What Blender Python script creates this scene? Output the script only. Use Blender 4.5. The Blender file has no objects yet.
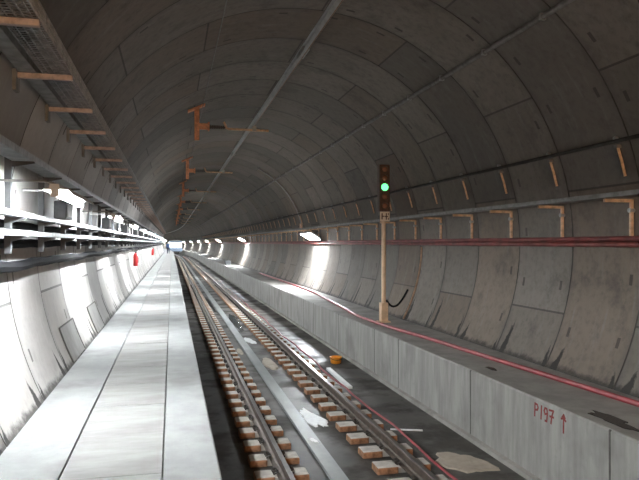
import bpy, bmesh, math, random
from math import sin, cos, pi, radians, sqrt, floor
from mathutils import Vector, Matrix
random.seed(7)
S = bpy.context.scene
COL = S.collection

# ------------------------------------------------------------------ place
ZC = 2.8                 # eye height above the track slab
CX, R = 2.1, 3.72        # tunnel axis and inner radius (axis at eye height)
YB, RB = 100.0, 1500.0    # far away the tunnel curves gently to the left
RING, RING0 = 1.5, 8.44
WALK_Z, BENCH_Z = 1.2, 0.977
Y_END = 300.0

def bx(y):
    return 0.0 if y < YB else -(y - YB) ** 2 / (2 * RB)
def heading(y):
    return 0.0 if y < YB else math.atan((y - YB) / RB)
def wall_x(dz, side, off=0.0):
    return CX + side * sqrt((R - off) ** 2 - dz * dz)

# ------------------------------------------------------------------ materials
class NT:
    def __init__(s, name):
        s.mat = bpy.data.materials.new(name); s.mat.use_nodes = True
        s.t = s.mat.node_tree; s.t.nodes.clear()
        s.out = s.t.nodes.new('ShaderNodeOutputMaterial')
        s.b = s.t.nodes.new('ShaderNodeBsdfPrincipled')
        s.t.links.new(s.b.outputs[0], s.out.inputs[0])
    def n(s, kind, **kw):
        nd = s.t.nodes.new('ShaderNode' + kind)
        for k, v in kw.items(): setattr(nd, k, v)
        return nd
    def set(s, inp, v):
        if isinstance(v, bpy.types.NodeSocket): s.t.links.new(v, inp)
        elif isinstance(v, (tuple, list)) and len(v) == 3 and inp.type == 'RGBA': inp.default_value = (*v, 1)
        else: inp.default_value = v
    def m(s, op, a, b=0.0, c=0.0):
        nd = s.n('Math', operation=op)
        s.set(nd.inputs[0], a); s.set(nd.inputs[1], b); s.set(nd.inputs[2], c)
        return nd.outputs[0]
    def mix(s, f, a, b):
        nd = s.n('Mix', data_type='RGBA')
        s.set(nd.inputs[0], f); s.set(nd.inputs[6], a); s.set(nd.inputs[7], b)
        return nd.outputs[2]
    def noise(s, scale, detail=4, rough=.6, vec=None, stretch=None):
        nd = s.n('TexNoise'); nd.inputs['Scale'].default_value = scale
        nd.inputs['Detail'].default_value = detail; nd.inputs['Roughness'].default_value = rough
        if vec is None: vec = s.n('TexCoord').outputs['Object']
        if stretch:
            mp = s.n('Mapping'); mp.inputs['Scale'].default_value = stretch
            s.t.links.new(vec, mp.inputs[0]); vec = mp.outputs[0]
        s.t.links.new(vec, nd.inputs['Vector'])
        return nd.outputs[0]
    def ramp(s, f, lo, hi):
        nd = s.n('MapRange', interpolation_type='SMOOTHSTEP')
        s.set(nd.inputs[0], f); nd.inputs[1].default_value = lo; nd.inputs[2].default_value = hi
        return nd.outputs[0]
    def bump(s, h, strength=.3, dist=.02):
        nd = s.n('Bump'); nd.inputs['Strength'].default_value = strength; nd.inputs['Distance'].default_value = dist
        s.set(nd.inputs['Height'], h); s.t.links.new(nd.outputs[0], s.b.inputs['Normal'])
    def col(s, v): s.set(s.b.inputs['Base Color'], v)
    def rough(s, v): s.set(s.b.inputs['Roughness'], v)

def simple(name, c, rough=.6, metal=0.0, var=.25, scale=6.0, spec=.5):
    n = NT(name)
    f = n.noise(scale, 5)
    n.col(n.mix(n.ramp(f, .3, .7), tuple(x * (1 - var) for x in c), tuple(min(1, x * (1 + var)) for x in c)))
    n.rough(rough); n.b.inputs['Metallic'].default_value = metal
    n.b.inputs['Specular IOR Level'].default_value = spec
    return n.mat

def emissive(name, c, strength):
    n = NT(name); n.col(c); n.rough(.4)
    n.b.inputs['Emission Color'].default_value = (*c, 1); n.b.inputs['Emission Strength'].default_value = strength
    return n.mat

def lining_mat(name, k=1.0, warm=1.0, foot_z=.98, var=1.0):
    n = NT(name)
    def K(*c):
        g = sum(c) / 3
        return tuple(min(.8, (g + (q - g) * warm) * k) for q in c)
    uv = n.n('UVMap').outputs[0]
    sp = n.n('SeparateXYZ'); n.t.links.new(uv, sp.inputs[0])
    u, v = sp.outputs[0], sp.outputs[1]
    ring = n.m('FLOOR', u); t = n.m('FRACT', u)
    odd = n.m('FLOORED_MODULO', ring, 2.0)
    vv = n.m('ADD', n.m('ADD', v, 10.319), n.m('MULTIPLY', odd, .45))
    seg = n.m('FLOOR', vv); s = n.m('FRACT', vv)
    cb = n.n('CombineXYZ'); n.set(cb.inputs[0], ring); n.set(cb.inputs[1], seg)
    wn = n.n('TexWhiteNoise', noise_dimensions='3D'); n.t.links.new(cb.outputs[0], wn.inputs[0])
    rs = n.n('SeparateColor'); n.t.links.new(wn.outputs['Color'], rs.inputs[0])
    r1, r2 = rs.outputs[0], rs.outputs[1]
    obj = n.n('TexCoord').outputs['Object']
    ps = n.n('SeparateXYZ'); n.t.links.new(obj, ps.inputs[0]); z = ps.outputs[2]
    big = n.noise(.7, 5, .6); fine = n.noise(9, 6, .7); streak = n.noise(2.2, 4, .6, stretch=(1, 3.5, .35))
    c = n.mix(r1, K(.150, .136, .122), K(.278, .250, .222))
    c = n.mix(n.m('MULTIPLY', n.ramp(r2, .55, .95), .5 * var), c, K(.225, .160, .115))
    c = n.mix(n.m('MULTIPLY', n.ramp(big, .42, .7), .55), c, K(.20, .172, .145))
    c = n.mix(n.m('MULTIPLY', n.ramp(streak, .52, .75), .35 * var), c, K(.31, .305, .295))
    c = n.mix(n.m('MULTIPLY', n.ramp(n.noise(1.6, 6, .7), .52, .74), .6 * var), c, K(.085, .078, .07))
    c = n.mix(n.m('MULTIPLY', n.ramp(fine, .42, .75), .5 * var), c, K(.10, .09, .08))
    # worn band beside each ring joint
    tj = n.m('MULTIPLY', n.m('MINIMUM', t, n.m('SUBTRACT', 1.0, t)), 1.5)
    c = n.mix(n.m('MULTIPLY', n.m('SUBTRACT', 1.0, n.ramp(tj, .0, .16)), n.m('MULTIPLY', n.ramp(big, .35, .6), .45)), c, K(.12, .115, .108))
    # gasket line between the segments of a ring
    sj = n.m('MINIMUM', s, n.m('SUBTRACT', 1.0, s))
    line = n.m('LESS_THAN', sj, .0045)
    # bolt pockets
    pt = n.m('LESS_THAN', n.m('ABSOLUTE', n.m('SUBTRACT', n.m('ABSOLUTE', n.m('SUBTRACT', t, .5)), .35)), .02)
    q = n.m('MULTIPLY', s, 4.0)
    pv = n.m('LESS_THAN', n.m('ABSOLUTE', n.m('SUBTRACT', n.m('FRACT', q), .5)), .085)
    cb2 = n.n('CombineXYZ'); n.set(cb2.inputs[0], ring); n.set(cb2.inputs[1], n.m('FLOOR', n.m('MULTIPLY', vv, 4.0))); n.set(cb2.inputs[2], n.m('FLOOR', n.m('MULTIPLY', t, 2.0)))
    wn2 = n.n('TexWhiteNoise', noise_dimensions='3D'); n.t.links.new(cb2.outputs[0], wn2.inputs[0])
    pocket = n.m('MULTIPLY', n.m('MULTIPLY', pt, pv), n.m('LESS_THAN', wn2.outputs['Value'], .42))
    dark = n.m('MAXIMUM', line, pocket)
    c = n.mix(n.m('MULTIPLY', dark, .68), c, (.04, .038, .035))
    # wet seepage spikes at the foot of some joints
    h = n.m('SUBTRACT', z, foot_z)
    warp = n.m('MULTIPLY', n.m('SUBTRACT', n.noise(6, 5, .7), .5), .16)
    tw = n.m('ADD', n.m('MULTIPLY', t, 1.5), warp)
    wr = n.n('TexWhiteNoise', noise_dimensions='1D'); n.set(wr.inputs['W'], ring)
    size = n.m('ADD', .35, n.m('MULTIPLY', wr.outputs['Value'], .75))
    hs = n.m('DIVIDE', h, size)
    d1 = n.m('ABSOLUTE', n.m('SUBTRACT', tw, n.m('SUBTRACT', 1.30, n.m('MULTIPLY', hs, .10))))
    d2 = n.m('ABSOLUTE', n.m('SUBTRACT', tw, n.m('ADD', .06, n.m('MULTIPLY', hs, .05))))
    s1 = n.m('SUBTRACT', 1.0, n.ramp(n.m('SUBTRACT', d1, n.m('SUBTRACT', .085, n.m('MULTIPLY', hs, .13))), -.015, .02))
    s2 = n.m('SUBTRACT', 1.0, n.ramp(n.m('SUBTRACT', d2, n.m('SUBTRACT', .06, n.m('MULTIPLY', hs, .16))), -.015, .02))
    foot = n.m('SUBTRACT', 1.0, n.ramp(n.m('ADD', h, n.m('MULTIPLY', warp, 1.2)), .01, .10))
    low = n.m('LESS_THAN', h, .9)
    wet = n.m('MULTIPLY', n.m('MAXIMUM', n.m('MAXIMUM', s1, s2), n.m('MULTIPLY', foot, .85)), low)
    c = n.mix(n.m('MULTIPLY', wet, .94), c, (.028, .027, .025))
    n.col(c)
    n.rough(.78)
    n.b.inputs['Specular IOR Level'].default_value = .25
    hgt = n.m('SUBTRACT', n.m('MULTIPLY', fine, .12), dark)
    n.bump(hgt, .6, .02)
    return n.mat

def concrete(name, a, b, stretch=None, scale=2.0, rough=.8, dirt=(.1, .1, .095), damt=.5, grain=14):
    n = NT(name)
    f = n.noise(scale, 6, .65, stretch=stretch); g = n.noise(scale * .35, 4, .6); k = n.noise(grain, 5, .7)
    c = n.mix(n.ramp(f, .3, .7), a, b)
    c = n.mix(n.m('MULTIPLY', n.ramp(g, .5, .72), damt), c, dirt)
    c = n.mix(n.m('MULTIPLY', n.ramp(k, .55, .8), .3), c, dirt)
    n.col(c); n.rough(rough); n.bump(k, .25, .01); n.b.inputs['Specular IOR Level'].default_value = .3
    return n.mat

M = {}
M['lining'] = lining_mat('segment_concrete', .86)
M['lamplit_lining'] = lining_mat('lamplit_segment_concrete', 2.5, .35, 1.2, .4)  # lining lightened on the left to carry the lamps' glare in its colour
M['gasket'] = simple('joint_gasket', (.085, .08, .073), .8)
M['walk'] = concrete('walkway_concrete', (.30, .305, .30), (.38, .385, .38), scale=2.4, stretch=(1, .8, 1), dirt=(.20, .195, .19), damt=.75)
M['cover'] = concrete('cover_concrete', (.27, .265, .255), (.36, .355, .345), scale=2.2, stretch=(.5, 2.2, 1), dirt=(.19, .175, .16), damt=.6)
M['bench'] = concrete('bench_concrete', (.255, .246, .232), (.37, .358, .340), scale=2.5, stretch=(1, 2.2, .35), dirt=(.17, .165, .155), damt=.6)
M['benchtop'] = concrete('bench_top_concrete', (.255, .242, .224), (.36, .342, .318), scale=2.0, dirt=(.12, .115, .105), damt=.6)
def slab():
    n = NT('wet_track_slab')
    f = n.noise(1.3, 6, .65); g = n.noise(.45, 4, .6); k = n.noise(18, 5, .7)
    c = n.mix(n.ramp(f, .35, .7), (.045, .041, .037), (.085, .078, .07))
    c = n.mix(n.m('MULTIPLY', n.ramp(g, .55, .75), .6), c, (.13, .12, .105))
    n.col(c); wet = n.ramp(n.noise(.9, 5, .6), .45, .6)
    n.rough(n.m('ADD', .42, n.m('MULTIPLY', wet, .35))); n.bump(k, .15, .008); n.b.inputs['Specular IOR Level'].default_value = .3
    return n.mat
M['slab'] = slab()
M['drain'] = concrete('drain_strip', (.20, .215, .215), (.31, .325, .325), scale=1.5, stretch=(1, .4, 1), dirt=(.11, .12, .12), damt=.5, rough=.35)
M['block'] = concrete('sleeper_concrete', (.40, .37, .33), (.58, .55, .50), scale=7, dirt=(.36, .23, .13), damt=.55, grain=30)
M['blockside'] = simple('rust_dusted_side', (.30, .155, .085), .8, var=.4, scale=12)
M['railside'] = simple('rusty_rail', (.10, .075, .06), .55, .3, .35, 10)
M['railhead'] = simple('rail_running_face', (.42, .40, .38), .28, .9, .12, 10)
M['clip'] = simple('dark_clip', (.07, .065, .06), .5, .4, .3, 20)
M['galv'] = simple('galvanised_steel', (.46, .47, .47), .45, .55, .2, 12)
M['dull'] = simple('dull_grey_steel', (.23, .225, .215), .6, .25, .25, 9)
M['mesh'] = simple('wire_mesh_steel', (.34, .35, .36), .55, .3, .25, 14)
M['bracket'] = simple('primed_bracket', (.55, .43, .37), .55, .0, .25, 14)
M['arm'] = simple('warm_zinc_arm', (.80, .56, .37), .5, .1, .25, 14)
M['support'] = simple('orange_primed_support', (.78, .36, .20), .6, 0, .25, 10)
M['alu'] = simple('aluminium_rail', (.70, .72, .72), .4, .25, .1, 6)
M['insul'] = simple('dark_insulator', (.06, .05, .045), .4)
M['black'] = simple('black_cable', (.009, .009, .010), .9, 0, .2, 10, .06)
M['darkcable'] = simple('dark_grey_cable', (.045, .043, .04), .7, 0, .25, 8, .2)
M['greycable'] = simple('grey_cable', (.20, .205, .21), .55, 0, .2, 10)
M['redpipe'] = simple('red_pipe', (.17, .032, .028), .5, 0, .35, 5)
M['redcable'] = simple('red_cable', (.28, .042, .05), .45, 0, .25, 5)
M['copper'] = simple('brown_conduit', (.36, .23, .15), .5, 0, .25, 12)
M['pole'] = simple('cream_pole', (.70, .50, .33), .5, 0, .15, 6)
M['sighead'] = simple('signal_brown_black', (.10, .055, .035), .5, 0, .3, 10)
M['dimlens'] = simple('unlit_lens', (.34, .16, .10), .25, 0, .2, 20)
M['plate'] = simple('signal_plate_cream', (.80, .70, .58), .5, 0, .05)
M['ink'] = simple('dark_plate_mark', (.10, .05, .03), .6)
M['green'] = emissive('green_aspect', (.12, .80, .26), 3.0)
M['lampbody'] = simple('lamp_housing_white', (.60, .61, .61), .5, 0, .05)
M['tube'] = emissive('fluorescent_diffuser', (.92, .975, 1.0), 800.0)
M['tube_r'] = emissive('wall_lamp_diffuser', (.92, .97, 1.0), 260.0)
M['white'] = simple('white_scrap', (.82, .83, .84), .45, 0, .08, 9)
M['mortar'] = concrete('spilled_mortar', (.36, .31, .255), (.46, .40, .33), scale=5, dirt=(.22, .19, .15), damt=.5)
M['orange'] = simple('orange_plastic', (.85, .33, .03), .4, 0, .12, 8)
M['paint'] = simple('red_paint', (.21, .018, .016), .6, 0, .3, 30)
M['red'] = simple('extinguisher_red', (.55, .03, .03), .35, 0, .1)
M['stain'] = simple('wet_dark_stain', (.03, .03, .028), .25, 0, .3, 8)
M['box'] = simple('dark_box', (.05, .052, .055), .6)
def puddle_mat():
    n = NT('standing_water'); n.col((.05, .055, .055)); n.rough(.04)
    n.bump(n.noise(5, 3), .06, .01); n.b.inputs['Specular IOR Level'].default_value = .8
    return n.mat
M['puddle'] = puddle_mat()

# ------------------------------------------------------------------ mesh building
class MB:
    def __init__(s): s.v = []; s.f = []; s.mi = []
    def add(s, vs, fs, mi=0):
        o = len(s.v); s.v += [tuple(p) for p in vs]
        for f in fs: s.f.append(tuple(i + o for i in f)); s.mi.append(mi)
        return s
    def box(s, x0, x1, y0, y1, z0, z1, mi=0):
        return s.add([(x0, y0, z0), (x1, y0, z0), (x1, y1, z0), (x0, y1, z0), (x0, y0, z1), (x1, y0, z1), (x1, y1, z1), (x0, y1, z1)],
                     [(0, 3, 2, 1), (4, 5, 6, 7), (0, 1, 5, 4), (1, 2, 6, 5), (2, 3, 7, 6), (3, 0, 4, 7)], mi)
    def bbox(s, x0, x1, y0, y1, z0, z1, b=.01, mi=0, mi_side=None):
        bm = bmesh.new(); bmesh.ops.create_cube(bm, size=1)
        for v in bm.verts:
            v.co = Vector(((x0 + x1) / 2 + v.co.x * (x1 - x0), (y0 + y1) / 2 + v.co.y * (y1 - y0), (z0 + z1) / 2 + v.co.z * (z1 - z0)))
        bmesh.ops.bevel(bm, geom=bm.edges[:], offset=b, segments=2, affect='EDGES', profile=.5)
        bm.normal_update()
        o = len(s.v); s.v += [tuple(v.co) for v in bm.verts]
        for f in bm.faces:
            s.f.append(tuple(v.index + o for v in f.verts))
            s.mi.append(mi_side if (mi_side is not None and abs(f.normal.z) < .5) else mi)
        bm.free(); return s
    def tube(s, pts, r, n=8, mi=0, flat=1.0):
        pts = [Vector(p) for p in pts]; rings = []
        up0 = None
        for i, p in enumerate(pts):
            d = (pts[min(i + 1, len(pts) - 1)] - pts[max(i - 1, 0)]).normalized()
            a = Vector((0, 0, 1)) if abs(d.z) < .9 else Vector((0, 1, 0))
            if up0 is not None and abs(d.z) < .97: a = up0
            sd = d.cross(a).normalized(); up = sd.cross(d).normalized(); up0 = up
            rr = r[i] if isinstance(r, (list, tuple)) else r
            rings.append([p + sd * rr * cos(2 * pi * k / n) + up * rr * flat * sin(2 * pi * k / n) for k in range(n)])
        vs = [q for rg in rings for q in rg]; fs = []
        for i in range(len(pts) - 1):
            for k in range(n):
                a = i * n + k; b = i * n + (k + 1) % n
                fs.append((a, b, b + n, a + n))
        fs.append(tuple(range(n))[::-1]); fs.append(tuple((len(pts) - 1) * n + k for k in range(n)))
        return s.add(vs, fs, mi)
    def sweep(s, prof, ys, mi=0, mis=None, closed=True):
        """profile of (x, z) carried along the tunnel through ys"""
        n = len(prof); vs = []; fs = []
        for y in ys:
            h = heading(y)
            for (x, z) in prof: vs.append((bx(y) + x * cos(h), y + x * sin(h) * 1.0, z))
        m_ = []
        kk = n if closed else n - 1
        for i in range(len(ys) - 1):
            for k in range(kk):
                a = i * n + k; b = i * n + (k + 1) % n
                fs.append((a, a + n, b + n, b)); m_.append(mis[k] if mis else mi)
        if closed:
            fs.append(tuple(range(n))); fs.append(tuple((len(ys) - 1) * n + k for k in range(n))[::-1]); m_ += [mi, mi]
        o = len(s.v); s.v += vs
        for f, q in zip(fs, m_): s.f.append(tuple(i + o for i in f)); s.mi.append(q)
        return s
    def cyl(s, p0, p1, r, n=16, mi=0):
        return s.tube([p0, p1], r, n, mi)
    def mesh(s, name, mats, smooth=False, base=(0, 0, 0)):
        me = bpy.data.meshes.new(name)
        b = Vector(base)
        me.from_pydata([Vector(p) - b for p in s.v], [], s.f)
        for m in (mats if isinstance(mats, (list, tuple)) else [mats]): me.materials.append(m)
        me.polygons.foreach_set('material_index', s.mi)
        if smooth:
            me.shade_auto_smooth = None if False else None if not hasattr(me, '_x') else None
            me.polygons.foreach_set('use_smooth', [True] * len(me.polygons))
            try: me.set_sharp_from_angle(angle=radians(40))
            except Exception: pass
        me.update(); return me
    def build(s, name, mats, parent=None, smooth=False, base=(0, 0, 0)):
        if smooth: pass
        me = bpy.data.meshes.new(name); b = Vector(base)
        me.from_pydata([tuple(Vector(p) - b) for p in s.v], [], s.f)
        for m in (mats if isinstance(mats, (list, tuple)) else [mats]): me.materials.append(m)
        me.polygons.foreach_set('material_index', s.mi)
        bm = bmesh.new(); bm.from_mesh(me); bmesh.ops.recalc_face_normals(bm, faces=bm.faces[:]); bm.to_mesh(me); bm.free()
        if smooth:
            me.polygons.foreach_set('use_smooth', [True] * len(me.polygons))
            me.set_sharp_from_angle(angle=radians(40))
        me.update()
        o = bpy.data.objects.new(name, me); COL.objects.link(o)
        if parent is not None: o.parent = parent
        else: o.location = b
        return o

def tag(o, label, cat, group=None, kind=None):
    o['label'] = label; o['category'] = cat
    if group: o['group'] = group
    if kind: o['kind'] = kind
    return o
def structure(o): o['kind'] = 'structure'; return o
def empty(name, label, cat, loc=(0, 0, 0), group=None, rz=0.0):
    o = bpy.data.objects.new(name, None); COL.objects.link(o); o.location = loc; o.rotation_euler = (0, 0, rz)
    o.empty_display_size = .1
    return tag(o, label, cat, group)
def copy_tree(o, parent=None):
    c = o.copy(); COL.objects.link(c)
    if parent is not None: c.parent = parent; c.matrix_parent_inverse = o.matrix_parent_inverse.copy()
    for ch in list(o.children): copy_tree(ch, c)
    return c
def put(o, x, y, z):
    h = heading(y)
    o.location = (bx(y) + x * cos(h), y + x * sin(h), z); o.rotation_euler = (0, 0, h)
    return o
def yrange(a, b, near=2.0):
    ys = []; y = a
    while y < b - .01:
        ys.append(y); y += near if y > YB - 9 else 8.0
    ys.append(b); return ys
ORD = ['first', 'second', 'third', 'fourth', 'fifth', 'sixth', 'seventh', 'eighth', 'ninth', 'tenth', 'eleventh', 'twelfth']

# ------------------------------------------------------------------ tunnel shell
SEG = 2 * pi / 7
def lining(name, t0, t1, mat='lining'):
    nt = max(2, int(round((t1 - t0) / radians(2.5)))); ths = [t0 + (t1 - t0) * i / nt for i in range(nt + 1)]
    loops = []                                    # (y, extra radius)
    k = floor((-12 - RING0) / RING)
    while True:
        y = RING0 + k * RING
        if y > Y_END: break
        if y < 120: loops += [(y - .012, 0, 0), (y - .007, .014, 1), (y + .007, .014, 1), (y + .012, 0, 0)]
        elif k % 3 == 0: loops.append((y, 0, 0))
        k += 1
    verts = []; uvs = []; faces = []; mi = []
    n = nt + 1
    for (y, e, g) in loops:
        h = heading(y)
        for th in ths:
            x = CX + (R + e) * cos(th); z = ZC + (R + e) * sin(th)
            verts.append((bx(y) + x * cos(h), y + x * sin(h), z)); uvs.append(((y - RING0) / RING, th / SEG))
    for i in range(len(loops) - 1):
        groove = loops[i][2] or loops[i + 1][2]
        for j in range(nt):
            a = i * n + j
            faces.append((a, a + 1, a + n + 1, a + n)); mi.append(1 if groove else 0)
    me = bpy.data.meshes.new(name); me.from_pydata(verts, [], faces)
    me.materials.append(M[mat]); me.materials.append(M['gasket'])
    me.polygons.foreach_set('material_index', mi)
    uvl = me.uv_layers.new(name='UVMap')
    for l in me.loops: uvl.data[l.index].uv = uvs[l.vertex_index]
    sm = [m == 0 for m in mi]; me.polygons.foreach_set('use_smooth', [True] * len(mi))
    me.set_sharp_from_angle(angle=radians(30))
    o = bpy.data.objects.new(name, me); COL.objects.link(o)
    return structure(o)
lining('wall_right', radians(-40), radians(32))
lining('ceiling', radians(32), radians(150))
lining('wall_left', radians(150), radians(222), 'lamplit_lining')

ys = yrange(-12, Y_END)
structure(MB().sweep([(.2, -.3), (4.3, -.3), (4.3, 0), (.2, 0)], ys).build('floor', M['slab']))
# left walkway: two fixed strips and the trough bed that carries the loose covers
WX0, WJ1, WJ2, WX1 = -1.34, -.75, -.06, .335
structure(MB().sweep([(-1.5, -.3), (WX1, -.3), (WX1, WALK_Z - .012), (WX1 - .012, WALK_Z), (WJ2 + .004, WALK_Z), (WJ2 + .004, WALK_Z - .075),
                      (WJ1 - .004, WALK_Z - .075), (WJ1 - .004, WALK_Z), (WX0, WALK_Z), (-1.5, WALK_Z - .1)], ys).build('walkway', M['walk']))
# right bench with its kerb at the foot; grooves every 3 m in front
BF = 4.174
bench = MB().sweep([(BF, -.3), (5.6, -.3), (5.6, BENCH_Z), (BF + .02, BENCH_Z), (BF, BENCH_Z - .02)], ys, mis=[0, 0, 1, 0, 0])
bo = structure(bench.build('bench', [M['bench'], M['benchtop']]))
jm = MB(); y = 5.47
k = 1
while y < 130:
    jm.sweep([(BF - .002, .03), (BF + .01, .03), (BF + .01, BENCH_Z - .0), (BF - .002, BENCH_Z - .01)], [y - .014, y + .014]); y += (1.47 if k % 3 == 0 else 3.0); k += 1
jo = jm.build('joint_line', M['gasket'], bo)
jo['label'] = 'dark vertical casting joints in the bench face'
structure(MB().sweep([(BF - .085, -.02), (BF - .002, -.02), (BF - .002, .06), (BF - .07, .05)], ys).build('kerb', M['benchtop']))
structure(MB().sweep([(1.82, -.02), (2.03, -.02), (2.02, .035), (1.83, .035)], ys).build('drain_strip', M['drain']))

# ------------------------------------------------------------------ walkway covers
proto = MB().bbox(WJ1 + .006, WJ2 - .006, -.496, .496, -.06, 0, .006).build('walkway_cover', M['cover'])
proto['group'] = 'walkway covers'
for i in range(110):
    o = proto if i == 0 else proto.copy()
    if i: COL.objects.link(o)
    yy = 3.1 + i * 1.0
    put(o, 0, yy, WALK_Z - .002 + random.uniform(-.004, .003))
    o.rotation_euler.z += random.uniform(-.004, .004)
    tag(o, 'pale concrete cover slab let into the middle of the left walkway', 'cover slab', 'walkway covers')

# ------------------------------------------------------------------ track
RX = (1.28, 2.80); RT = .24; RBOT = .068
def rail_prof(x):
    return [(x + a, RBOT + b) for a, b in [(-.075, 0), (.075, 0), (.075, .011), (.03, .024), (.009, .04), (.009, .12), (.036, .135), (.036, .163), (.028, .172),
                                           (-.028, .172), (-.036, .163), (-.036, .135), (-.009, .12), (-.009, .04), (-.03, .024), (-.075, .011)]]
for x, lab in zip(RX, ('brown steel running rail beside the left walkway', 'brown steel running rail nearer the right bench, with shiny head')):
    mb = MB().sweep(rail_prof(x), yrange(-10, Y_END), mis=[0] * 8 + [1] + [0] * 7)
    tag(mb.build('rail', [M['railside'], M['railhead']]), lab, 'rail')

def sleeper(clips):
    root = bpy.data.objects.new('twin_block_sleeper', None); COL.objects.link(root)
    for x0, x1, rx in ((.95, 1.58, RX[0]), (2.42, 3.11, RX[1])):
        b = MB().bbox(x0, rx - .11, -.13, .13, -.03, .085, .018, 0, 1)
        b.bbox(rx + .11, x1, -.13, .13, -.03, .085, .018, 0, 1)
        b.box(rx - .12, rx + .12, -.11, .11, -.03, .066)
        bo_ = b.build('block', [M['block'], M['blockside']], root)
        if clips:
            for sgn in (-1, 1):
                c = MB()
                pts = [(rx + sgn * .12, -.07, .09), (rx + sgn * .07, -.075, .115), (rx + sgn * .055, -.03, .10), (rx + sgn * .10, 0, .105),
                       (rx + sgn * .055, .03, .10), (rx + sgn * .07, .075, .115), (rx + sgn * .12, .07, .09)]
                c.tube(pts, .010, 6); c.cyl((rx + sgn * .105, 0, .06), (rx + sgn * .105, 0, .15), .018, 6)
                c.cyl((rx + sgn * .105, 0, .108), (rx + sgn * .105, 0, .118), .032, 10)
                c.build('rail_clip', M['clip'], bo_)
    return root
pa, pb = sleeper(True), sleeper(False)
LAB_S = 'twin block concrete sleeper carrying both rails across the dark slab'
ua = ub = False
for i in range(210):
    yy = 6.3 + i * .6
    if i < 60: o = pa if not ua else copy_tree(pa); ua = True
    else: o = pb if not ub else copy_tree(pb); ub = True
    put(o, 0, yy, 0); tag(o, LAB_S, 'sleeper', 'sleepers of the track')

# red cable along the right rail's outer blocks
pts = []
y = 3.0
while y < 48:
    pts.append((3.16 + .025 * sin(y * .9) + .02 * sin(y * 2.3) + (0 if y < 20 else (y - 20) * .003), y, .10 + .008 * sin(y * 5))); y += .5
tag(MB().tube(pts, .017, 8).build('cable', M['redcable'], smooth=True), 'red cable lying on the sleepers along the right rail', 'cable')

def blob(name, mat, cx, cy, rx, ry, z, h, seed, rot=0.0, n=28, jag=.25):
    rnd = random.Random(seed); ph = [rnd.uniform(0, 6.28) for _ in range(5)]
    vs = []
    for k in range(n):
        a = 2 * pi * k / n
        q = 1 + jag * (sin(2 * a + ph[0]) * .4 + sin(3 * a + ph[1]) * .4 + sin(5 * a + ph[2]) * .3 + sin(9 * a + ph[3]) * .25)
        x, y = rx * q * cos(a), ry * q * sin(a)
        vs.append((cx + x * cos(rot) - y * sin(rot), cy + x * sin(rot) + y * cos(rot)))
    mb = MB()
    verts = [(x, y, z) for x, y in vs] + [(cx + (x - cx) * .9, cy + (y - cy) * .9, z + h) for x, y in vs]
    fs = [tuple(range(n))[::-1], tuple(range(n, 2 * n))] + [(k, (k + 1) % n, n + (k + 1) % n, n + k) for k in range(n)]
    mb.add(verts, fs)
    return mb.build(name, mat, base=(cx, cy, z))

tag(blob('plastic_scrap', M['white'], 2.19, 10.0, .13, .62, .001, .012, 3, .12, jag=.4), 'largest white scrap lying beside the drain strip', 'scrap')
tag(blob('plastic_scrap', M['white'], 2.16, 18.3, .13, .55, .001, .02, 5, .1), 'small white scrap between the rails farther along the track', 'scrap')
tag(blob('plastic_scrap', M['white'], 1.93, 8.75, .05, .10, .036, .01, 6, .3), 'tiny white scrap lying on top of the drain strip', 'scrap')
tag(blob('mortar_patch', M['mortar'], 3.62, 7.55, .30, .42, .001, .012, 11, .2), 'beige spilled mortar patch on the slab beside the bench kerb', 'mortar')
tag(blob('mortar_patch', M['mortar'], 2.20, 14.7, .14, .75, .001, .03, 12, .0, jag=.15), 'beige mortar lump beside the drain strip past the white scrap', 'mortar')
tag(blob('mortar_patch', M['mortar'], 1.70, 16.5, .07, .5, .001, .02, 13, .0, jag=.15), 'pale mortar lump between left rail and drain strip', 'mortar')
pud = [(2.2, 23, .15, 2.4, 23, 'long puddle added for wet shine between the rails well beyond the orange bucket'),  # added puddles, put in to give the slab a wet shine
       (1.70, 30, .08, 4.0, 25, 'narrow far puddle added for wet shine along the left rail')]
for (x, y, a, b, sd, lab) in pud:
    tag(blob('puddle', M['puddle'], x, y, a, b, .001, .004, sd), lab, 'puddle')
o = MB().bbox(3.30, 3.40, 11.85, 13.75, .0, .05, .006).build('plank', M['white'], base=(3.35, 12.8, 0))
tag(o, 'white painted plank lying beside the red cable', 'plank')
o.rotation_euler.z = -.02
o = MB().bbox(-.03, .03, -.24, .24, .0, .012, .003).build('strip', M['white'])
o.location = (3.42, 9.05, 0); o.rotation_euler.z = 1.2
tag(o, 'thin pale strip lying on the slab beside the red cable', 'strip')

# orange bucket
t = empty('bucket', 'small orange plastic bucket standing by the bench kerb', 'bucket', (3.72, 14.45, 0))
prof = [(.10, 0), (.12, .02), (.138, .14), (.148, .14), (.148, .158), (.13, .158), (.112, .03), (0.001, .03)]
mb = MB(); n = 20
vs = [(r * cos(2 * pi * k / n), r * sin(2 * pi * k / n), z) for r, z in prof for k in range(n)]
fs = [(i * n + k, i * n + (k + 1) % n, (i + 1) * n + (k + 1) % n, (i + 1) * n + k) for i in range(len(prof) - 1) for k in range(n)] + [tuple(range(n))[::-1]]
mb.add(vs, fs).build('body', M['orange'], t, smooth=True)
MB().tube([(.15 * cos(a), .15 * sin(a), .145 - .05 * sin((a - 3.3) / 2.85 * pi)) for a in [3.3 + .15 * i for i in range(20)]], .006, 6).build('bucket_handle', M['clip'], t)

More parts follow.
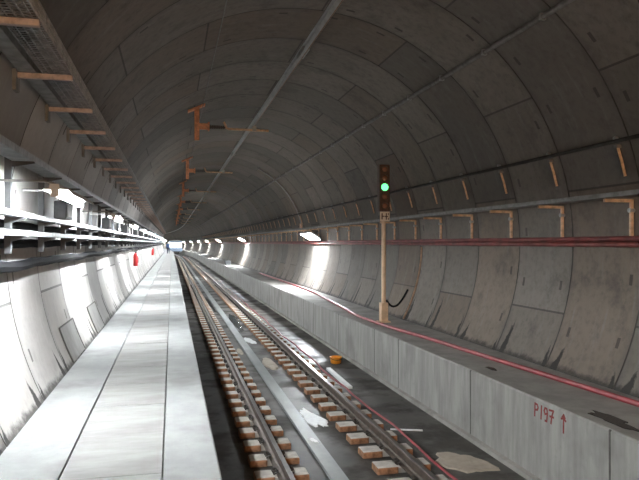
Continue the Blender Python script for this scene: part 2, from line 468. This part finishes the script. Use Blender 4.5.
# ------------------------------------------------------------------ bench things
# red cable that wanders across the bench top
key = [(5.12, 5.0), (4.99, 7.0), (4.90, 8.3), (4.80, 9.6), (4.69, 11.2), (4.55, 12.6), (4.49, 13.6), (4.46, 15.2), (4.62, 17.2), (4.78, 19.5), (4.98, 22), (5.05, 25), (5.08, 30), (5.1, 38)]
pts = []
for i in range(len(key) - 1):
    (x0, y0), (x1, y1) = key[i], key[i + 1]
    xm = key[max(i - 1, 0)]; xp = key[min(i + 2, len(key) - 1)]
    for q in range(8):
        t_ = q / 8
        m0 = (x1 - xm[0]) / (y1 - xm[1]) * (y1 - y0); m1 = (xp[0] - x0) / (xp[1] - y0) * (y1 - y0)
        h00 = 2 * t_ ** 3 - 3 * t_ ** 2 + 1; h10 = t_ ** 3 - 2 * t_ ** 2 + t_; h01 = -2 * t_ ** 3 + 3 * t_ ** 2; h11 = t_ ** 3 - t_ ** 2
        pts.append((h00 * x0 + h10 * m0 + h01 * x1 + h11 * m1, y0 + t_ * (y1 - y0), BENCH_Z + .035))
pts.append((key[-1][0], key[-1][1], BENCH_Z + .035))
tag(MB().tube(pts, .035, 8).build('cable', M['redcable'], smooth=True), 'thick red cable running along the top of the right bench', 'cable')
tag(blob('puddle', M['stain'], 4.42, 5.75, .10, .38, BENCH_Z, .004, 31, jag=.4), 'black wet patch on the bench top above the last joint', 'puddle')
tag(blob('puddle', M['stain'], 4.52, 8.5, .05, .16, BENCH_Z, .004, 32), 'small black wet patch on the bench top', 'puddle')
o = MB().bbox(-.22, .22, -.5, .5, 0, .36, .02).build('box', M['box']); put(o, 4.55, 54, BENCH_Z)
tag(o, 'small dark box standing far along the bench top', 'box')

# painted mark P197 and dagger on the bench face
def stroke(mb, pts, w=.011):
    for (a, b), (c, d) in zip(pts[:-1], pts[1:]):
        L = math.hypot(c - a, d - b); nx, nz = -(d - b) / L * w / 2, (c - a) / L * w / 2
        ex, ez = (c - a) / L * w * .35, (d - b) / L * w * .35
        P = [(a - ex + nx, b - ez + nz), (c + ex + nx, d + ez + nz), (c + ex - nx, d + ez - nz), (a - ex - nx, b - ez - nz)]
        vs = [(BF - .0015, -p, z) for p, z in P] + [(BF + .004, -p, z) for p, z in P]
        mb.add(vs, [(0, 1, 2, 3), (4, 7, 6, 5), (0, 4, 5, 1), (1, 5, 6, 2), (2, 6, 7, 3), (3, 7, 4, 0)])
mb = MB(); H = .15
def G(x, pts, sx=.085, h=H): stroke(mb, [(x + a * sx, b * h) for a, b in pts], .024)
G(0, [(0, 0), (.1, 1), (.7, .95), (.85, .75), (.65, .55), (.1, .5)])
G(.125, [(.1, 0), (.25, 1)])
G(.19, [(.85, .6), (.3, .5), (.1, .72), (.3, .97), (.75, .95), (.85, .6), (.7, 0), (.3, 0)])
G(.30, [(0, .95), (.95, 1), (.55, .5), (.4, 0)]); G(.30, [(.15, .5), (.95, .52)])
G(.54, [(.35, -.25), (.42, 1.05)]); G(.54, [(-.12, .72), (.35, .80), (.85, .66)]); G(.54, [(.1, .85), (.42, 1.05), (.7, .85)])
mk = mb.build('painted_marking', M['paint'], None)
for v in mk.data.vertices: pass
mk.parent = bo; mk.location = (0, 6.80, BENCH_Z - .215); mk['label'] = 'red hand painted P197 and upright mark on the bench face'

# ------------------------------------------------------------------ signal
SX, SY = 4.755, 14.05
t = empty('signal', 'slim railway signal with one green light lit on a cream post', 'signal', (SX, SY, BENCH_Z))
def zz(dz): return dz + ZC - BENCH_Z
MB().bbox(-.13, .13, -.13, .13, 0, .03, .006).bbox(-.085, .085, -.085, .085, .03, .45, .012).build('pedestal', M['pole'], t)
MB().cyl((0, 0, .45), (0, 0, zz(.50)), .05, 14).build('post', M['pole'], t, smooth=True)
hd = MB().bbox(-.125, .125, -.09, .09, zz(.72), zz(1.80), .02).build('signal_head', M['sighead'], t)
for k, dzz in enumerate((1.69, 1.49, 1.28, 1.06, .85)):
    lens = MB(); n = 20
    vs = [(0, -.125, 0)] ; rr = (.035, .06, .078); yy2 = (-.122, -.113, -.09)
    r_ = .085 if k == 2 else .06
    vs = [(0, -.118, 0)] + [(r_ * f * cos(2 * pi * j / n), yq, r_ * f * sin(2 * pi * j / n)) for f, yq in ((.45, -.116), (.8, -.108), (1.0, -.092)) for j in range(n)]
    fs = [(0, 1 + j, 1 + (j + 1) % n) for j in range(n)] + [(1 + i * n + j, 1 + i * n + (j + 1) % n, 1 + (i + 1) * n + (j + 1) % n, 1 + (i + 1) * n + j) for i in range(2) for j in range(n)]
    vs = [(x, y, z + zz(dzz)) for x, y, z in vs]
    lo = lens.add(vs, fs).build('lens', M['green'] if k == 2 else M['dimlens'], hd, smooth=True)
    if k == 2: lo['label'] = 'lit green lens'
    if k != 2:
        hood = MB()
        a0 = [(.072 * cos(a), .072 * sin(a)) for a in [radians(20 + 140 * j / 10) for j in range(11)]]
        vs = [(x, -.088, z + zz(dzz)) for x, z in a0] + [(x, -.15, z + zz(dzz)) for x, z in a0] + [(x * 1.08, -.088, z * 1.08 + zz(dzz)) for x, z in a0] + [(x * 1.08, -.15, z * 1.08 + zz(dzz)) for x, z in a0]
        fs = []
        for j in range(10): fs += [(j, j + 1, 12 + j, 11 + j), (22 + j, 33 + j, 34 + j, 23 + j), (11 + j, 12 + j, 34 + j, 33 + j)]
        hood.add(vs, fs).build('hood', M['sighead'], hd)
pl = MB().bbox(-.115, .115, -.10, -.07, zz(.50), zz(.72), .005).build('number_plate', M['plate'], t)
pm = MB(); z0 = zz(.61)
for (a, b, c, d) in ((-.085, -.055, -.07, .07), (-.055, -.02, -.01, .015), (-.01, .075, -.012, .012), (.02, .045, -.075, .075), (.07, .09, .03, .075), (.07, .09, -.075, -.03)):
    pm.box(a, b, -.1035, -.099, z0 + c, z0 + d)
pm.build('plate_marking', M['ink'], pl)
# feed cable and conduit
th = [radians(-29 + 1.84 * i) for i in range(16)]
pts = [(CX + (R - .03) * cos(a), 14.3, ZC + (R - .03) * sin(a)) for a in th]
tag(MB().tube(pts, .022, 8).build('conduit', M['copper'], smooth=True), 'brown conduit climbing the right wall beside the signal', 'conduit')
pts = []
for i in range(13):
    f = i / 12
    x = SX + .077 + (5.42 - SX - .077) * f; yq = SY + .02 + .18 * f; zq = ZC - 1.32 + .22 * f - .30 * (4 * f * (1 - f)) * (1 - .4 * f)
    pts.append((x, yq, zq))
tag(MB().tube(pts, .024, 8).build('cable', M['black'], smooth=True), 'black cable sagging from the signal post to the wall conduit', 'cable')

# ------------------------------------------------------------------ right wall services
# two red pipes
for dz_, lab in ((.055, 'upper red pipe along the right wall at eye height'), (-.02, 'lower red pipe along the right wall at eye height')):
    x = wall_x(dz_, 1) - .06; r_ = .036
    mb = MB().sweep([(x + r_ * cos(a), ZC + dz_ + r_ * sin(a)) for a in [2 * pi * k / 10 for k in range(10)]], yrange(0, 230))
    o = mb.build('pipe', M['redpipe'], smooth=True); tag(o, lab, 'pipe')
# grey cable tray on L brackets
mb = MB().sweep([(5.36, ZC + .575), (5.62, ZC + .575), (5.62, ZC + .635), (5.61, ZC + .635), (5.61, ZC + .585), (5.37, ZC + .585), (5.37, ZC + .635), (5.36, ZC + .635)], yrange(2, 230))
tag(mb.build('cable_tray', M['dull']), 'long grey cable tray resting on the right wall brackets', 'cable tray')
mb = MB().sweep([(5.50 + .03 * cos(a), ZC + .617 + .03 * sin(a)) for a in [2 * pi * k / 8 for k in range(8)]], yrange(2, 230))
tag(mb.build('cable', M['redcable'], smooth=True), 'red cable lying in the right wall tray', 'cable')
# dark cable above, along the straps
x = wall_x(1.29, 1) - .112
mb = MB().sweep([(x + .022 * cos(a), ZC + 1.29 + .026 * sin(a)) for a in [2 * pi * k / 10 for k in range(10)]], yrange(2, 230))
tag(mb.build('cable', M['darkcable'], smooth=True), 'black cable strung along the right wall above the brackets', 'cable')
# roof conduit with pale clips
zr = 2.795; xr = 4.41
rt = MB().sweep([(xr + .034 * cos(a), ZC + zr - .03 + .034 * sin(a)) for a in [2 * pi * k / 10 for k in range(10)]], yrange(-2, 200)).build('conduit', M['dull'], smooth=True)
tag(rt, 'grey conduit running high along the right side of the vault', 'conduit')
for i in range(40):
    if i == 0:
        cl = MB().box(xr - .038, xr + .04, -.02, .02, ZC + zr - .068, ZC + zr + .015).build('pipe_clip', M['galv'], rt); c0 = cl
    else:
        cl = c0.copy(); COL.objects.link(cl); cl.parent = rt
    yy = 4.0 + 1.5 * i; h = heading(yy)
    cl.location = (bx(yy), yy, 0)
# L brackets and straps
L0 = bpy.data.objects.new('wall_bracket', None); COL.objects.link(L0)
MB().bbox(-.40, .0, -.022, .022, .43, .475, .006).build('arm', M['arm'], L0)
MB().bbox(-.02, .022, -.02, .02, 0, .475, .006).build('upright', M['arm'], L0)
MB().cyl((-.04, 0, .33), (.05, 0, .33), .03, 10).build('bolt', M['galv'], L0)
S0 = bpy.data.objects.new('cable_hanger', None); COL.objects.link(S0)
d0, d1 = 1.25, .86
pp = [(wall_x(d, 1) - .035, 0, ZC + d) for d in (d0, (d0 + d1) / 2, d1)]; xb = pp[2][0]; zb = pp[2][2]
MB().tube([(a - xb, b, c - zb) for a, b, c in pp], .019, 8).build('strap', M['arm'], S0)
MB().cyl((.0 + pp[0][0] - xb - .05, 0, pp[0][2] - zb + .09), (pp[0][0] - xb + .0, 0, pp[0][2] - zb + .09), .028, 8).build('bolt', M['galv'], S0)
MB().box(pp[0][0] - xb - .03, pp[0][0] - xb + .05, -.03, .03, pp[0][2] - zb - .03, pp[0][2] - zb + .01).build('saddle', M['dull'], S0)
for i in range(76):
    yy = 7.12 + 1.5 * i
    o = L0 if i == 0 else copy_tree(L0); put(o, wall_x(.1, 1) - .06, yy, ZC + .09)
    if i < 5: lab = 'L shaped tan bracket under the grey tray, %s counting from the near end' % ORD[i]
    elif i < 12: lab = 'small L shaped tan bracket under the grey tray before the first wall lamp'
    else: lab = 'tiny far L shaped bracket under the grey tray beyond the first wall lamp'
    tag(o, lab, 'bracket', 'tray brackets on the right wall')
    o = S0 if i == 0 else copy_tree(S0); put(o, xb, yy + .02, zb)
    if i < 5: lab = 'tan strap hanging below the black wall cable, %s counting from the near end' % ORD[i]
    elif i < 12: lab = 'short tan strap below the black wall cable before the first wall lamp'
    else: lab = 'tiny far strap below the black wall cable beyond the first wall lamp'
    tag(o, lab, 'hanger', 'cable straps on the right wall')
# curved conduit following the vault, with its junction box
th = [radians(14.2 + (64 - 14.2) * i / 24) for i in range(25)]
pts = [(CX + (R - .038) * cos(a), 28.3, ZC + (R - .038) * sin(a)) for a in th]
tag(MB().tube(pts, .034, 8).build('conduit', M['galv'], smooth=True), 'pale conduit arching up the vault past the first wall lamp', 'conduit')
o = MB().bbox(5.635, 5.70, 28.13, 28.47, ZC + .65, ZC + .88, .012).build('junction_box', M['arm'], base=(5.66, 28.3, ZC + .65))
tag(o, 'tan junction box at the foot of the arching conduit', 'junction box')

# ------------------------------------------------------------------ lamps
def lamp(mat, side):
    root = bpy.data.objects.new('tube_lamp', None); COL.objects.link(root)
    b = MB().sweep([(-.085, -.012), (-.08, -.012), (-.075, -.004), (.10, -.004), (.134, -.045), (.14, -.045), (.104, .004), (.04, .004), (.035, .04), (-.035, .04), (-.04, .004), (-.08, .004)], [-.75, .75]).build('housing', M['lampbody'], root)
    n = 12; rt_ = .021
    MB().sweep([(rt_ * cos(2 * pi * k / n), -.036 + rt_ * sin(2 * pi * k / n)) for k in range(n)], [-.70, .70]).build('tube', mat, root, smooth=True)
    for yq in (-.735, .70): MB().sweep([(-.03, -.062), (.03, -.062), (.03, .0), (-.03, .0)], [yq, yq + .035]).build('end_cap', M['lampbody'], root)
    for yq in (-.5, .5): MB().tube([(0, yq, .04), (side * .12, yq, .08), (side * (.50 if side < 0 else .30), yq, .08)], .012, 6).build('mounting_arm', M['dull'], root)
    return root
LL = lamp(M['tube'], -1)
first = True
i = -2
while 6.1 + 5.2 * i < 285:
    yy = 6.1 + 5.2 * i
    o = LL if first else copy_tree(LL); first = False
    put(o, -.90, yy, ZC + .425)
    if 0 <= i < 3: lab = 'glaring white tube lamp above the left walkway, %s from the near end' % ORD[i]
    elif i < 0: lab = 'white tube lamp above the left walkway behind the viewer'
    else: lab = 'small far tube lamp in the glaring row above the left walkway'
    tag(o, lab, 'lamp', 'lamps above the left walkway'); i += 1
RL = bpy.data.objects.new('flood_lamp', None); COL.objects.link(RL)
tl = radians(32)                                                             # face looks down and a little out into the tunnel
def tp(a, c): return (a * cos(tl) + c * sin(tl), -a * sin(tl) + c * cos(tl))
MB().sweep([tp(-.27, -.03), tp(-.26, -.03), tp(-.25, .0), tp(.21, 0), tp(.22, -.03), tp(.23, -.03), tp(.19, .07), tp(-.22, .07)], [-1.0, 1.0]).build('housing', M['lampbody'], RL)
MB().sweep([tp(-.24, -.022), tp(.20, -.022), tp(.20, -.004), tp(-.24, -.004)], [-.96, .96]).build('diffuser', M['tube_r'], RL)
for yq in (-.6, .6): MB().tube([(.0, yq, .075), (.12, yq, .10), (.26, yq, .10)], .018, 6).build('mounting_arm', M['dull'], RL)
FL = [25.2 + 26 * k for k in range(10)]
for i, yy in enumerate(FL):
    o = RL if i == 0 else copy_tree(RL); put(o, 5.42, yy, ZC + .26)
    lab = ('glaring white wall lamp on the right wall, %s beyond the signal' % ORD[i]) if i < 5 else 'tiny distant wall lamp where the tunnel curves away'
    tag(o, lab, 'lamp', 'lamps on the right wall')

# ------------------------------------------------------------------ left wall services
XP = -1.45
U0 = bpy.data.objects.new('cable_bracket', None); COL.objects.link(U0)      # base at the foot of the upright
MB().bbox(-.03, .03, -.025, .025, 0, .98, .006).build('upright', M['box'], U0)
for dzr, ln in ((.745 + .10, .22), (.235 + .10, .155), (.065 + .10, .155)):
    MB().sweep([(.03, dzr - .05), (ln, dzr - .015), (ln, dzr), (.03, dzr)], [-.02, .02]).build('arm', M['box'], U0)
for i in range(90):
    yy = 3.3 + 1.5 * i
    o = U0 if i == 0 else copy_tree(U0); put(o, XP, yy, ZC - .10)
    lab = ('grey wall upright with three shelf arms, %s counting from the near end' % ORD[i]) if i < 4 else 'small wall upright with shelf arms farther along the left wall'
    tag(o, lab, 'bracket', 'uprights carrying the left wall trays')
def channel(x0, x1, z, h=.06, t_=.008):
    return [(x0, z), (x1, z), (x1, z + h), (x1 - t_, z + h), (x1 - t_, z + t_), (x0 + t_, z + t_), (x0 + t_, z + h), (x0, z + h)]
for dz_, lab in ((.235, 'upper pale cable tray shelf on the left wall below the lamps'), (.065, 'lower pale cable tray shelf on the left wall below the lamps')):
    tag(MB().sweep(channel(-1.415, -1.305, ZC + dz_ + .001, .045), yrange(1, 260)).build('cable_tray', M['galv']), lab, 'cable tray')
tag(MB().sweep(channel(-1.415, -1.24, ZC + .746, .06), yrange(1, 260)).build('cable_tray', M['galv']), 'grey cable tray on the left wall above the lamps', 'cable tray')
def cable_run(x, dz_, r_, sag, mat, lab, y0=1.0, y1=118, step=1.5, ph=0.0):
    pts = []; y = y0
    while y <= y1:
        f = ((y - 3.3) / step) % 1.0
        pts.append((bx(y) + x + .005 * sin(y * 1.7 + ph), y, ZC + dz_ - sag * 4 * f * (1 - f) * (.7 + .5 * sin(floor((y - 3.3) / step) * 2.4 + ph))))
        y += .25 if y < 40 else .75
    tag(MB().tube(pts, r_, 7).build('cable', mat, smooth=True), lab, 'cable')
cable_run(-1.378, .268, .018, .0, M['black'], 'black cable lying in the upper left tray shelf')
cable_run(-1.375, .100, .022, .0, M['greycable'], 'grey cable lying in the lower left tray shelf')
cable_run(-1.545, .185, .040, .012, M['black'], 'black cable on the left wall just below the upper tray shelf', ph=.5)
cable_run(-1.545, .00, .048, .012, M['black'], 'black cable on the left wall just below the lower tray shelf', ph=1.5)
cable_run(-1.535, -.215, .056, .02, M['black'], 'thickest black cable sagging along the left wall below both tray shelves', ph=2.6)
BX0 = MB().bbox(-.07, .07, -.26, .26, 0, .21, .012).build('power_box', M['box'])
MB().bbox(.07, .078, -.20, .20, .03, .18, .003).build('cover_plate', M['dull'], BX0)
for k in range(14):
    o = BX0 if k == 0 else copy_tree(BX0); put(o, -1.28, 8.25 + 5.2 * k, ZC + .284)
    tag(o, 'dark power box on the upper tray shelf, %s from the near end' % ORD[k] if k < 3 else 'small dark power box farther along the upper tray shelf', 'box', 'power boxes on the left wall')

# overhead wire mesh tray on tan brackets
BZ = 1.45
BXR = -.84; BXL = wall_x(BZ, -1) + .035
K0 = bpy.data.objects.new('overhead_bracket', None); COL.objects.link(K0)
MB().bbox(0, BXR - BXL, -.024, .024, -.045, 0, .006).build('arm', M['bracket'], K0)
MB().box(-.02, .012, -.07, .07, -.16, .02).build('wall_plate', M['dull'], K0)
for i in range(70):
    yy = 1.62 + 1.42 * i
    o = K0 if i == 0 else copy_tree(K0); put(o, BXL, yy, ZC + BZ)
    lab = ('tan bracket arm under the overhead mesh tray, %s from the near end' % ORD[i - 1]) if 1 <= i < 6 else 'small tan bracket arm farther along under the overhead mesh tray'
    tag(o, lab, 'bracket', 'bracket arms under the mesh tray')
tr = empty('mesh_tray', 'long grey wire mesh cable tray overhead along the left wall', 'cable tray', (-.95, 0, ZC + BZ))
b = (-.95, 0, ZC + BZ)
mb = MB()
xs = [-1.08, -1.03, -.98, -.93, -.88, -.845]
for xq in xs: mb.sweep([(xq - .004, ZC + BZ + .002), (xq + .004, ZC + BZ + .002), (xq + .004, ZC + BZ + .010), (xq - .004, ZC + BZ + .010)], yrange(-1, 110))
mb.build('long_wires', M['mesh'], tr, base=b)
mb = MB(); y = -1.0
while y < 110:
    st = .05 if y < 12 else (.1 if y < 30 else .3)
    h = .010 if y < 12 else .014
    x0 = bx(y); mb.box(x0 - 1.082, x0 - .842, y - h / 2, y + h / 2, ZC + BZ + .006, ZC + BZ + .014); mb.box(x0 - .846, x0 - .838, y - h / 2, y + h / 2, ZC + BZ + .003, ZC + BZ + .11)
    y += st
mb.build('cross_wires', M['mesh'], tr, base=b)
mb = MB()
for zq in (.035, .07, .11): mb.sweep([(-.848, ZC + BZ + zq - .005), (-.836, ZC + BZ + zq - .005), (-.836, ZC + BZ + zq + .005), (-.848, ZC + BZ + zq + .005)], yrange(-1, 110))
mb.build('side_wires', M['mesh'], tr, base=b)
cable_run(-.96, BZ + .045, .030, .0, M['greycable'], 'grey cable lying in the overhead mesh tray', y0=-1)
cable_run(-1.04, BZ + .045, .028, .0, M['black'], 'black cable lying in the overhead mesh tray', y0=-1, ph=1)
tag(MB().sweep(channel(-1.265, -1.13, ZC + BZ + .002, .07), yrange(-1, 200)).build('cable_tray', M['dull']), 'narrow solid grey tray beside the overhead mesh tray', 'cable tray')

# extinguishers on the left wall
E0 = bpy.data.objects.new('fire_extinguisher', None); COL.objects.link(E0)
mb = MB(); n = 14
prof = [(.001, 0), (.075, .0), (.085, .015), (.085, .42), (.06, .49), (.025, .52)]
vs = [(r_ * cos(2 * pi * k / n), r_ * sin(2 * pi * k / n), z) for r_, z in prof for k in range(n)]
fs = [(i * n + k, i * n + (k + 1) % n, (i + 1) * n + (k + 1) % n, (i + 1) * n + k) for i in range(len(prof) - 1) for k in range(n)]
mb.add(vs, fs).build('cylinder', M['red'], E0, smooth=True)
MB().cyl((0, 0, .51), (0, 0, .56), .025, 8).box(-.015, .09, -.012, .012, .56, .575).build('valve', M['clip'], E0)
MB().tube([(.02, 0, .54), (.09, .04, .5), (.1, .05, .3), (.09, .05, .12)], .012, 6).build('hose', M['black'], E0)
for k, (yy, lab) in enumerate(((26.5, 'nearer red fire extinguisher hung on the left wall'), (49.5, 'farther pale red fire extinguisher hung on the left wall'))):
    o = E0 if k == 0 else copy_tree(E0); put(o, wall_x(-.8, -1) + .12, yy, ZC - .92); tag(o, lab, 'fire extinguisher')

# ------------------------------------------------------------------ overhead conductor rail and supports
CXR, CZR = 2.035, 2.98
t = empty('conductor_rail', 'long pale overhead conductor rail running down the vault', 'conductor rail', (CXR, 0, ZC + CZR))
b = (CXR, 0, ZC + CZR)
prof = [(-.055, .11), (.055, .11), (.055, .098), (.012, .094), (.040, .04), (.014, 0), (-.014, 0), (-.040, .04), (-.012, .094), (-.055, .098)]
MB().sweep([(CXR + a, ZC + CZR + c) for a, c in prof], yrange(2, 280)).build('profile', M['alu'], t, base=b)
MB().sweep([(CXR + .008 * cos(a), ZC + CZR - .006 + .008 * sin(a)) for a in [2 * pi * k / 6 for k in range(6)]], yrange(2, 280)).build('contact_wire', M['copper'], t, base=b)
for i in range(14):
    yy = 10 + 12 * i
    c = MB().box(CXR - .055, CXR + .055, -.25, .25, ZC + CZR + .03, ZC + CZR + .085).build('splice_plate', M['galv'], t, base=b); c.location = (bx(yy), yy, 0)
x = .70
ztop = sqrt(R * R - (x - CX) ** 2)
T0 = bpy.data.objects.new('conductor_support', None); COL.objects.link(T0)   # base = ceiling anchor
XS = .60; zc_ = sqrt(R * R - (XS - CX) ** 2)
MB().bbox(XS - .06 - XS, .06, -.06, .06, 2.56 - zc_, -.045, .008).build('post', M['support'], T0)
MB().sweep([(-.22, -.165), (.20, .02), (.20, .065), (-.22, -.12)], [-.11, .11]).build('anchor_plate', M['support'], T0)
MB().bbox(.05, .27, -.055, .055, 2.83 - zc_, 2.98 - zc_, .01).bbox(.27, .31, -.08, .08, 2.80 - zc_, 3.01 - zc_, .01).build('arm_socket', M['support'], T0)
ins = MB(); 
for q in range(7): ins.cyl((.31 + q * .055, 0, 2.90 - zc_), (.345 + q * .055, 0, 2.90 - zc_), .05, 10)
ins.cyl((.30, 0, 2.90 - zc_), (.70, 0, 2.90 - zc_), .024, 8).build('insulator', M['insul'], T0, smooth=True)
MB().tube([(.66, 0, 3.04 - zc_), (.70, 0, 2.98 - zc_), (.72, 0, 2.90 - zc_), (.78, 0, 2.87 - zc_), (1.80, 0, 2.86 - zc_)], .03, 8).build('arm', M['arm'], T0, smooth=True)
MB().box(CXR - XS - .05, CXR - XS + .05, -.05, .05, 2.84 - zc_, 2.955 - zc_ + .01).build('rail_clamp', M['galv'], T0)
for i in range(9):
    yy = 16.2 + 10 * i
    o = T0 if i == 0 else copy_tree(T0); put(o, XS, yy, ZC + zc_)
    lab = ('orange support hanging from the vault holding the conductor rail, %s from the near end' % ORD[i]) if i < 4 else 'tiny far orange support of the conductor rail'
    tag(o, lab, 'support', 'conductor rail supports')
o = MB().sweep([(.73 + .008 * cos(a), ZC + 3.33 + .008 * sin(a)) for a in [2 * pi * k / 6 for k in range(6)]], yrange(0, 96.2)).build('wire', M['dull'])
tag(o, 'thin dark wire strung between the orange vault supports', 'wire')

# square recess covers at the foot of the left wall
for yy, lab in ((9.5, 'nearer square recess cover outlined at the foot of the left wall'), (12.3, 'farther square recess cover outlined at the foot of the left wall')):
    a0, a1 = pi + math.asin(1.12 / R), pi + math.asin(1.575 / R); q = [a0 + (a1 - a0) * i / 6 for i in range(7)]
    def wp(a, y, off): return (CX + (R - off) * cos(a), y, ZC + (R - off) * sin(a))
    b = wp(a1, yy, 0)
    root = empty('recess_cover', lab, 'cover', b)
    mb = MB(); vs = [wp(a, y, o_) for a in q for (y, o_) in ((yy - .55, .002), (yy + .55, .002), (yy + .55, .014), (yy - .55, .014))]
    fs = [(i * 4 + k, i * 4 + (k + 1) % 4, i * 4 + 4 + (k + 1) % 4, i * 4 + 4 + k) for i in range(6) for k in range(4)] + [(3, 2, 1, 0), (24, 25, 26, 27)]
    mb.add(vs, fs).build('plate', M['cover'], root, base=b)
    mb = MB().tube([wp(a1, yy - .57, .012)] + [wp(a, yy - .57, .012) for a in q[::-1][1:]] + [wp(a, yy + .57, .012) for a in q], .011, 6)
    mb.build('rim', M['gasket'], root, base=b)

# ------------------------------------------------------------------ lit rail vehicle far down the track
t = empty('rail_vehicle', 'distant bluish rail vehicle with bright white windows standing on the track', 'rail vehicle')
M['vbody'] = simple('vehicle_blue_grey', (.20, .25, .33), .5, 0, .1, 2)
M['vglow'] = emissive('lit_window', (.92, .97, 1.0), 2.2)
bd = MB().bbox(-1.5, 1.5, 0, 14, .75, 3.25, .12).build('body', M['vbody'], t)
MB().sweep([(-1.4, 3.25), (1.4, 3.25), (1.0, 3.55), (-1.0, 3.55)], [.15, 13.85]).build('roof', M['dull'], t)
for k in range(5): MB().bbox(-1.36 + k * .56, -1.36 + k * .56 + .46, -.02, .03, 1.65, 2.85, .01).build('window', M['vglow'], bd)
for k in range(9):
    for sx in (-1, 1): MB().bbox(min(sx * 1.48, sx * 1.52), max(sx * 1.48, sx * 1.52), .7 + k * 1.45, 1.7 + k * 1.45, 1.75, 2.75, .01).build('window', M['vglow'], bd)
for yq in (2, 4, 10, 12):
    for sx in (-.76, .76): MB().cyl((sx - .06, yq, RT + .43), (sx + .06, yq, RT + .43), .425, 18).build('wheel', M['railside'], t)
    MB().cyl((-.7, yq, RT + .43), (.7, yq, RT + .43), .07, 8).build('axle', M['clip'], t)
MB().box(-1.1, 1.1, 1.2, 4.8, .62, .76).box(-1.1, 1.1, 9.2, 12.8, .62, .76).build('bogie_frame', M['clip'], t)
put(t, 2.04, 158, 0)

# ------------------------------------------------------------------ a worker far off on the walkway
def person():
    root = empty('person', 'person in blue workwear standing far along the left walkway', 'person')
    P = {'pel': (0, 0, .95), 'sp': (0, 0, 1.15), 'ch': (0, 0, 1.38), 'nk': (0, 0, 1.50), 'hd': (0, -.01, 1.60), 'tp': (0, 0, 1.73),
         'hl': (-.10, 0, .90), 'kl': (-.12, -.02, .50), 'al': (-.13, .02, .09), 'tl': (-.14, -.14, .04), 'hr': (.10, 0, .90), 'kr': (.12, -.02, .50), 'ar': (.13, .02, .09), 'tr': (.14, -.14, .04),
         'sl': (-.19, 0, 1.42), 'el': (-.25, .02, 1.13), 'wl': (-.26, -.06, .88), 'fl': (-.25, -.09, .78), 'sr': (.19, 0, 1.42), 'er': (.25, .02, 1.13), 'wr': (.26, -.06, .88), 'fr': (.25, -.09, .78)}
    Rr = {'pel': .15, 'sp': .14, 'ch': .16, 'nk': .06, 'hd': .095, 'tp': .07, 'h': .10, 'k': .065, 'a': .045, 't': .04, 's': .075, 'e': .05, 'w': .036, 'f': .03}
    E = [('pel', 'sp'), ('sp', 'ch'), ('ch', 'nk'), ('nk', 'hd'), ('hd', 'tp')] + [e for q in 'lr' for e in [('pel', 'h' + q), ('h' + q, 'k' + q), ('k' + q, 'a' + q), ('a' + q, 't' + q), ('ch', 's' + q), ('s' + q, 'e' + q), ('e' + q, 'w' + q), ('w' + q, 'f' + q)]]
    ks = list(P); me = bpy.data.meshes.new('body')
    me.from_pydata([P[k] for k in ks], [(ks.index(a), ks.index(b)) for a, b in E], [])
    n = NT('blue_workwear'); sp = n.n('SeparateXYZ'); n.t.links.new(n.n('TexCoord').outputs['Object'], sp.inputs[0]); z = sp.outputs[2]
    c = n.mix(n.m('GREATER_THAN', z, .93), (.03, .045, .09), (.06, .16, .42)); c = n.mix(n.m('GREATER_THAN', z, 1.50), c, (.5, .32, .24)); c = n.mix(n.m('LESS_THAN', z, .10), c, (.02, .02, .02))
    n.col(c); me.materials.append(n.mat)
    o = bpy.data.objects.new('body', me); COL.objects.link(o); o.parent = root
    sk = o.modifiers.new('Skin', 'SKIN')
    for k, sv in zip(ks, me.skin_vertices[0].data):
        r_ = Rr.get(k, Rr.get(k[0])); sv.radius = (r_, r_ * (.75 if k in ('pel', 'sp', 'ch') else 1)); sv.use_root = (k == 'pel')
    o.modifiers.new('Sub', 'SUBSURF').levels = 1
    hm = MB(); n_ = 14
    vs = [(.125 * cos(a) * cos(2 * pi * k / n_), .14 * cos(a) * sin(2 * pi * k / n_), 1.66 + .14 * sin(a)) for a in (0, .4, .8, 1.2, 1.5) for k in range(n_)]
    fs = [(i * n_ + k, i * n_ + (k + 1) % n_, (i + 1) * n_ + (k + 1) % n_, (i + 1) * n_ + k) for i in range(4) for k in range(n_)] + [tuple(4 * n_ + k for k in range(n_))]
    hm.add(vs, fs).build('helmet', M['white'], root, smooth=True)
    return root
put(person(), -.55, 98, WALK_Z)

# ------------------------------------------------------------------ warm site lamp behind the viewer, camera, world
ld = bpy.data.lights.new('site_lamp', 'AREA'); ld.energy = 540; ld.color = (1.0, .62, .34); ld.shape = 'RECTANGLE'; ld.size = .7; ld.size_y = .5
lo = bpy.data.objects.new('site_lamp', ld); COL.objects.link(lo)
lo.location = (2.6, -9.0, ZC + .3); lo.rotation_euler = (radians(90), 0, 0)

w = bpy.data.worlds.new('World'); S.world = w; w.use_nodes = True
w.node_tree.nodes['Background'].inputs[0].default_value = (.5, .55, .6, 1); w.node_tree.nodes['Background'].inputs[1].default_value = .0

F = 640.0
cd = bpy.data.cameras.new('camera'); cam = bpy.data.objects.new('camera', cd); COL.objects.link(cam)
cd.sensor_fit = 'HORIZONTAL'; cd.sensor_width = 36; cd.lens = 36 * F / 639; cd.clip_end = 600; cd.clip_start = .05
yaw = math.atan(147.5 / F)
cam.location = (0, 0, ZC); cam.rotation_euler = (radians(90) + math.atan(3 / F), 0, -yaw)
S.camera = cam
S.view_settings.view_transform = 'Standard'; S.view_settings.look = 'None'; S.view_settings.gamma = 1; S.view_settings.use_curve_mapping = False
S.view_settings.exposure = -0.13
S.cycles.use_denoising = True
S.cycles.max_bounces = 10; S.cycles.diffuse_bounces = 6
S.cycles.use_light_tree = True
S.cycles.sample_clamp_indirect = 6
